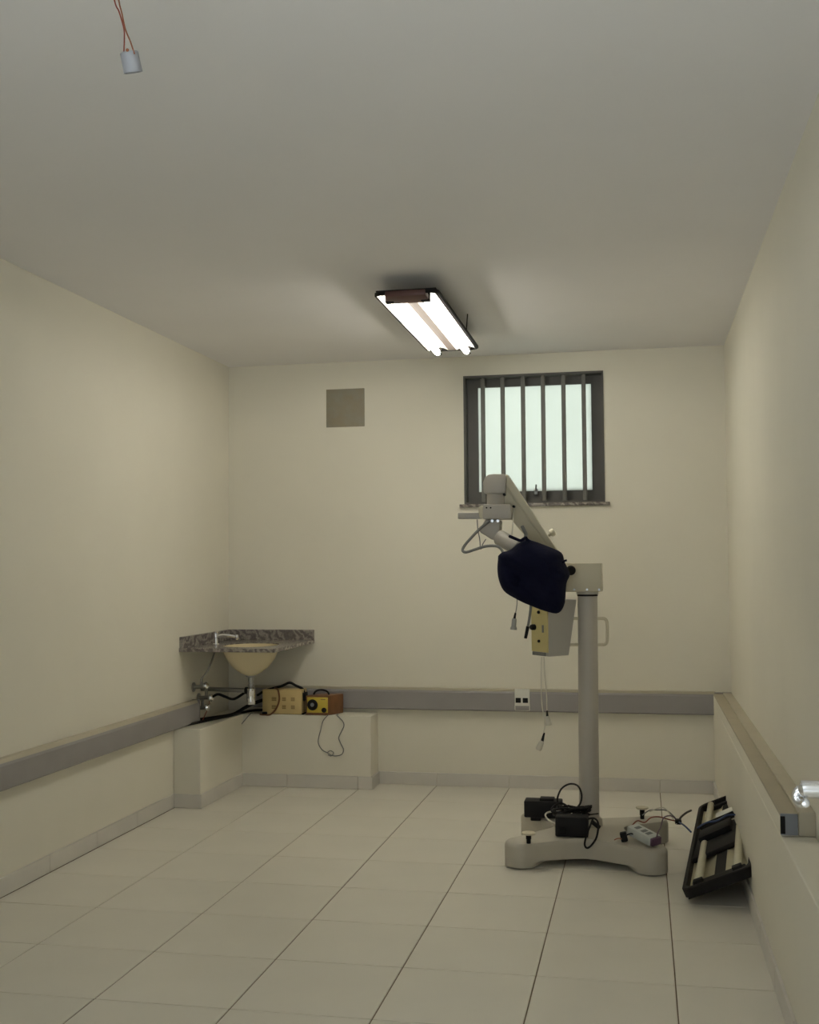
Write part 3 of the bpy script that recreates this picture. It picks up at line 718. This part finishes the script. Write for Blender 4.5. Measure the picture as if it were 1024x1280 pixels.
# elbow at the arm end
def S(x, y): return 570 + .15625 * x, 580 + .15625 * y
def pos(x, y, Y): return at(*S(x, y), y=Y)
a_, b_ = pos(310, 100, YA), pos(310, 235, YA)
eb = MB()
outl = [(222, 235), (215, 150), (232, 105), (255, 85), (300, 78), (395, 80), (402, 110), (396, 235)]
eb.prism([pos(x, y, YA - .055) for x, y in outl], (0, .10, 0), .006); eb.build('elbow_head', 'grey_enamel', mic)
a_, b_ = pos(322, 230, YA), pos(322, 325, YA)
MB().cyl(a_, b_, .044, n=26).build('elbow_neck', 'grey_enamel', mic)
outl = [(215, 322), (440, 320), (446, 440), (212, 442)]
MB().prism([pos(x, y, YA - .065) for x, y in outl], (0, .12, 0), .008).build('swivel_block', 'grey_enamel', mic)
outl = [(178, 345), (216, 328), (216, 440), (186, 430)]
MB().prism([pos(x, y, YA - .05) for x, y in outl], (0, .09, 0), .004).build('swivel_cap', 'beige_metal', mic)
outl = [(15, 390), (205, 388), (205, 438), (15, 440)]
MB().prism([pos(x, y, YA - .045) for x, y in outl], (0, .03, 0), .003).build('stop_bar', 'boxgrey', mic)
for x in (245, 278):
    q = pos(x, 350, YA - .066); MB().cyl(q, q + Vector((0, .005, 0)), .004, n=8).build('screw', 'black', mic)
# tilting joint that carries the microscope head
outl = [(228, 445), (358, 445), (352, 540), (330, 600), (285, 608), (240, 575), (180, 540), (200, 500)]
MB().prism([pos(x, y, YA - .05) for x, y in outl], (0, .085, 0), .012).build('tilt_joint', 'grey_enamel', mic)
a_, b_ = pos(345, 585, 5.26), pos(500, 675, 5.20)
MB().cyl(a_, b_, .036, n=26, bev=.004).build('head_coupling', 'grey_enamel', mic)
for x in (290, 335):
    q = pos(x, 455, YA - .06); MB().cyl(q, q + Vector((0, .01, .0)), .007, n=10).build('screw', 'chrome', mic)
# cables of the microscope
MB().tube([pos(270, 455, 5.26), pos(190, 520, 5.25), pos(100, 615, 5.23), pos(62, 665, 5.22), pos(55, 695, 5.21), pos(85, 705, 5.20), pos(150, 685, 5.19), pos(240, 658, 5.18), pos(320, 656, 5.17), pos(362, 680, 5.16), pos(385, 730, 5.15)], .0065, 10).build('light_cable', 'cable_grey', mic)
MB().tube([pos(170, 445, 5.30), pos(175, 520, 5.29), pos(190, 600, 5.28), pos(198, 680, 5.27), pos(215, 640, 5.27), pos(240, 600, 5.27)], .0025, 7).build('thin_cable', 'cable_grey', mic)
MB().tube([pos(462, 360, 5.28), pos(458, 450, 5.27), pos(450, 540, 5.25), pos(445, 590, 5.22)], .0028, 7).build('thin_cable', 'cable_white', mic)
MB().tube([pos(490, 1080, 5.16), pos(488, 1130, 5.16), pos(478, 1190, 5.16)], .0022, 7).build('lamp_lead', 'cable_grey', mic)
a_, b_ = at(644.5, 766, y=5.16), at(643, 774, y=5.16); MB().cyl(a_, b_, .004, .006, 10).build('strain_relief', 'black', mic)
a_, b_ = at(643, 773, y=5.16), at(642, 787, y=5.16); MB().lathe(a_, b_ - a_, [(0, 0), (.009, 0), (.011, .008), (.011, .035), (.015, .043), (.015, .051), (0, .052)], 14).build('plug', 'chrome_dull', mic)
MB().tube([at(664, 752, y=5.20), at(663, 765, y=5.20), at(661, 778, y=5.20), at(659.5, 785, y=5.20)], .006, 9).build('lamp_lead', 'cable_grey', mic)
MB().cyl(at(660, 783, y=5.20), at(657, 798, y=5.20), .008, .007, 12).build('jack', 'black', mic)
MB().tube([at(677, 821, y=5.40), at(676.5, 850, y=5.40), at(677.5, 880, y=5.40), at(681, 905, y=5.40), at(679.5, 917, y=5.40)], .0028, 7).build('box_lead', 'cable_white', mic)
MB().tube([at(680, 821, y=5.38), at(681, 845, y=5.38), at(683, 865, y=5.38), at(684, 890, y=5.38)], .0028, 7).build('box_lead', 'cable_white', mic)
MB().cyl(at(684, 888, y=5.38), at(684.3, 896, y=5.38), .003, .006, 10).build('strain_relief', 'black', mic)
a_, b_ = at(684.3, 895, y=5.38), at(686, 906, y=5.38); MB().lathe(a_, b_ - a_, [(0, 0), (.009, 0), (.011, .008), (.012, .03), (.015, .034), (.014, .043), (0, .044)], 14).build('plug', 'cable_white', mic)
MB().cyl(at(680.5, 916, y=5.40), at(677.5, 928, y=5.40), .004, .008, 10).build('strain_relief', 'black', mic)
a_, b_ = at(678, 926, y=5.40), at(673, 937, y=5.40); MB().lathe(a_, b_ - a_, [(0, 0), (.009, 0), (.012, .012), (.014, .03), (.015, .04), (.012, .047), (0, .048)], 14).build('plug', 'cable_white', mic)

# navy dust cover over the microscope head
sil = [(340, 735), (375, 705), (430, 690), (500, 638), (560, 605), (640, 622), (740, 660), (845, 710), (872, 790), (912, 880), (884, 960), (872, 1110), (825, 1190), (740, 1185), (610, 1140), (480, 1080), (385, 1015), (345, 920), (333, 820)]
YBG = 5.15
SP = [pos(x, y, YBG) for x, y in sil]; SP = [Vector((p.x, 0, p.z)) for p in SP]
cen = sum(SP, Vector()) / len(SP)
cl = catmull(SP + [SP[0]], 4)[:-1]
bg_ = MB(); rings = []; NP = 20
for k_ in range(1, NP):
    ph = math.pi * k_ / NP
    rr = math.sin(ph) ** .55; dd = -math.cos(ph)
    rg = []
    for i, p in enumerate(cl):
        v = (p - cen) * rr
        ang_ = math.atan2(v.z, v.x)
        q = Vector((cen.x + v.x, YBG + dd * .105 * (1 - .25 * max(0, -v.z / .2)), cen.z + v.z))
        fold = (abs(noise.noise(Vector((q.x * 9 + q.z * 8, 1.3, q.z * 3 - q.x * 2)))) * .085 - .02) * min(1, 3 * (1 - rr) + .35) + noise.noise(Vector((q.x * 26 + q.z * 12, 3, q.z * 12))) * .014
        q.y += fold * (1 if dd < 0 else -1)
        rg.append(bg_.bm.verts.new(q))
    rings.append(rg)
a_ = bg_.bm.verts.new((cen.x, YBG - .105, cen.z)); b_ = bg_.bm.verts.new((cen.x, YBG + .105, cen.z)); n = len(cl)
for A, B in zip(rings, rings[1:]):
    for i in range(n): bg_.bm.faces.new((A[i], A[(i + 1) % n], B[(i + 1) % n], B[i]))
for i in range(n):
    bg_.bm.faces.new((a_, rings[0][(i + 1) % n], rings[0][i])); bg_.bm.faces.new((b_, rings[-1][i], rings[-1][(i + 1) % n]))
bag = thing('dust_cover', 'navy blue cloth cover tied over the microscope head', 'dust cover', (cen.x, YBG, cen.z))
bg_.build('cloth_bag', 'navy', bag)
MB().tube([pos(430, 578, 5.12), pos(470, 595, 5.10), pos(515, 612, 5.10), pos(540, 600, 5.10), pos(560, 590, 5.11), pos(570, 605, 5.11), pos(600, 625, 5.10)], .007, 8).build('tie_cord', 'navy', bag)
MB().tube([pos(530, 500, 5.13), pos(545, 530, 5.12), pos(560, 560, 5.12), pos(555, 600, 5.12)], .008, 8).build('tie_cord', 'cable_grey', bag)
MB().tube([pos(850, 790, 5.12), pos(870, 775, 5.10), pos(888, 770, 5.10)], .005, 8).build('tie_cord', 'navy', bag)

# ------------------------------------------------------------------ odds and ends lying on the base
def pbox(name, pxl, pxr, pyt, Y, dep, zbase, material, label, cat, bev=.006, ang=0.0, group=None):
    x0, x1 = at(pxl, pyt, y=Y).x, at(pxr, pyt, y=Y).x; z1 = at(pxl, pyt, y=Y).z
    c_, s_ = math.cos(ang), math.sin(ang)
    t_ = thing(name, label, cat, ((x0 + x1) / 2, Y + dep / 2, zbase), group)
    MB().obox(((x0 + x1) / 2, Y + dep / 2, (zbase + z1) / 2), (c_, s_, 0), (-s_, c_, 0), (0, 0, 1), x1 - x0, dep, z1 - zbase, bev).build('case', material, t_)
    return t_, x0, x1, z1
zz = btop(.20) + .001
ad1, x0, x1, z1 = pbox('power_adapter', 694, 735, 1021, 5.265, .085, zz, 'blackcase', 'upright black power adapter at the foot of the microscope pole', 'power adapter', group='black adapters on the base')
MB().box(x0 + .02, x0 + .05, 5.262, 5.27, zz + .01, zz + .04, .003).build('label_sticker', 'black', ad1)
Y2 = 5.60; zz2 = btop(.27) + .001
ad2, x0, x1, z1 = pbox('power_adapter', 655, 702, 1001, Y2, .09, zz2 + .012, 'blackcase', 'flat black power adapter on the rear left arm of the base', 'power adapter', group='black adapters on the base')
MB().box(x0 + .075, x0 + .145, Y2 + .01, Y2 + .07, z1 - .002, z1 + .012, .004).build('raised_lid', 'blackcase', ad2)
MB().box(x0 + .03, x0 + .08, Y2 + .005, Y2 + .08, zz2 - .004, zz2 + .02, .004).build('bottom_foot', 'blackcase', ad2)
# tangle of leads
tg = MB()
tg.tube([at(698, 1008, y=5.55), at(697, 998, y=5.50), at(702, 986, y=5.48), at(712, 980, y=5.47), at(722, 982, y=5.43), at(727, 992, y=5.40), at(726, 1003, y=5.39), at(720, 1011, y=5.38), at(712, 1016, y=5.40)], .0045, 8)
tag(tg.build('lead', 'blackcase'), 'black lead rising in a round loop beside the pole', 'cable')
tg = MB()
tg.tube([at(733, 1024, y=5.29), at(743, 1023, y=5.27), at(748, 1030, y=5.255), at(746, 1046, y=5.24), at(740, 1056, y=5.235), at(734, 1060, y=5.235), at(731, 1055, y=5.235), at(734, 1042, y=5.24), at(738, 1032, y=5.25), at(741, 1024, y=5.27)], .0045, 8)
tag(tg.build('lead', 'blackcase'), 'black lead hanging in a loop over the base front', 'cable')
tg = MB()
rnd = random.Random(3)
cc = at(714, 1014, y=5.42)
pts = []
for i in range(64):
    a = i * .75; rr = .045 + .045 * rnd.random()
    pts.append(Vector((cc.x + .004 + rr * 1.15 * math.cos(a), 5.435 + rr * .75 * math.sin(a) , cc.z + .024 * rnd.uniform(-1, 1))))
tg.tube(pts, .0052, 7, 4)
tag(tg.build('coiled_lead', 'blackcase'), 'tangled coil of black lead heaped on the black adapters', 'cable')
tg = MB()
tg.tube([at(694, 1030, y=5.33), at(687, 1026, y=5.34), at(682, 1020, y=5.37), at(684, 1016, y=5.41), at(692, 1014, y=5.43), at(702, 1012, y=5.44), at(712, 1010, y=5.44)], .0042, 8)
tag(tg.build('light_lead', 'cable_white'), 'pale lead curving out of the black cable heap', 'cable')
tg = MB(); q = at(745, 1031, y=5.27)
tg.obox(q, (.8, 0, -.6), (0, 1, 0), (.6, 0, .8), .045, .02, .018, .004)
tag(tg.build('plug', 'blackcase'), 'small black plug dangling beside the pole foot', 'plug')
tg = MB(); tg.tube([at(732, 1019, y=5.36), at(740, 1018, y=5.36), at(748, 1017, y=5.40)], .003, 7)
tag(tg.build('short_lead', 'blackcase'), 'short black lead stretched across the pole collar', 'cable')

# loose electronic ballast lying on the right arm of the base
ba = thing('ballast', 'silver white electronic ballast with wires lying on the base', 'ballast', at(805, 1054, z=.13))
pa, pb_ = at(795, 1037, y=5.27), at(814, 1047, y=5.20)
ax = (pb_ - pa).normalized(); upv = Vector((.18, -.35, .92)); upv = (upv - ax * upv.dot(ax)).normalized(); sd = upv.cross(ax)
bc = (pa + pb_) / 2 + Vector((0, .0, -.005))
MB().obox(bc, ax, sd, upv, .145, .062, .040, .003).build('case', 'ballast', ba)
for i, ofs in enumerate((-.035, .005, .035)):
    MB().obox(bc + upv * .0205 + ax * ofs, ax, sd, upv, .02, .03, .001).build('printed_mark', 'print', ba, smooth=False)
MB().obox(bc + ax * .078, ax, sd, upv, .016, .054, .034, .003).build('terminal', 'purple_wire', ba)
e1 = bc + ax * .085
def wire(pts, r, m_, label):
    o = MB(); o.tube(pts, r, 7); return tag(o.build('wire', m_), label, 'wire', 'loose wires of the discarded lamp')
kn = at(848, 1027, y=5.52)
wire([e1 + Vector((0, 0, .008)), at(822, 1042, y=5.20), at(826, 1034, y=5.3), at(830, 1022, y=5.40), at(840, 1020, y=5.5), kn], .003, 'purple_wire', 'dark purple wire from the silver ballast to the discarded lamp')
wire([at(790, 1032, y=5.33), at(797, 1026, y=5.36), at(806, 1028, y=5.38), at(814, 1022, y=5.42), at(824, 1021, y=5.46), at(835, 1024, y=5.5), kn], .003, 'red_wire', 'red wire arching over the base toward the discarded lamp')
wire([at(803, 1019, y=5.60), at(812, 1013, y=5.6), at(822, 1012.5, y=5.6), at(833, 1013, y=5.58), at(841, 1019, y=5.55), kn], .003, 'cable_grey', 'grey wire passing beside the rear levelling knob')
wire([at(812, 1014.5, y=5.58), at(824, 1010, y=5.58), at(832, 1011, y=5.58), at(840, 1021, y=5.54), at(846, 1030, y=5.5)], .0028, 'cable_white', 'pale wire just above the grey wire near the rear knob')
wire([kn, at(852, 1021, y=5.6), at(858, 1016, y=5.75), at(864, 1013, y=5.9)], .005, 'black', 'black wire end curling into the discarded lamp')
wire([kn, at(853, 1030, y=5.45), at(858, 1034, y=5.40), at(864, 1040, y=5.36)], .004, 'blue_wire', 'bluish wire running down inside the discarded lamp')
q = kn
tag(MB().obox(q, (1, 0, 0), (0, 1, 0), (0, 0, 1), .03, .04, .022, .006).build('wire_joint', 'black'), 'black taped wire joint on the edge of the discarded lamp', 'wire joint')
cnx = MB(); q = at(780, 1047, y=5.24)
cnx.obox(q + Vector((0, 0, .004)), (.9, 0, .2), (0, 1, 0), (-.2, 0, .9), .032, .03, .045, .004)
tag(cnx.build('connector', 'black'), 'small black connector lying left of the silver ballast', 'connector')
wire([at(768, 1050, y=5.22), at(773, 1048, y=5.22), at(779, 1049, y=5.23)], .0025, 'orange_wire', 'short orange wire tip at the small black connector')
wire([at(783, 1044, y=5.24), at(789, 1042, y=5.24), at(795, 1044, y=5.24)], .003, 'black', 'black wire between small connector and silver ballast')
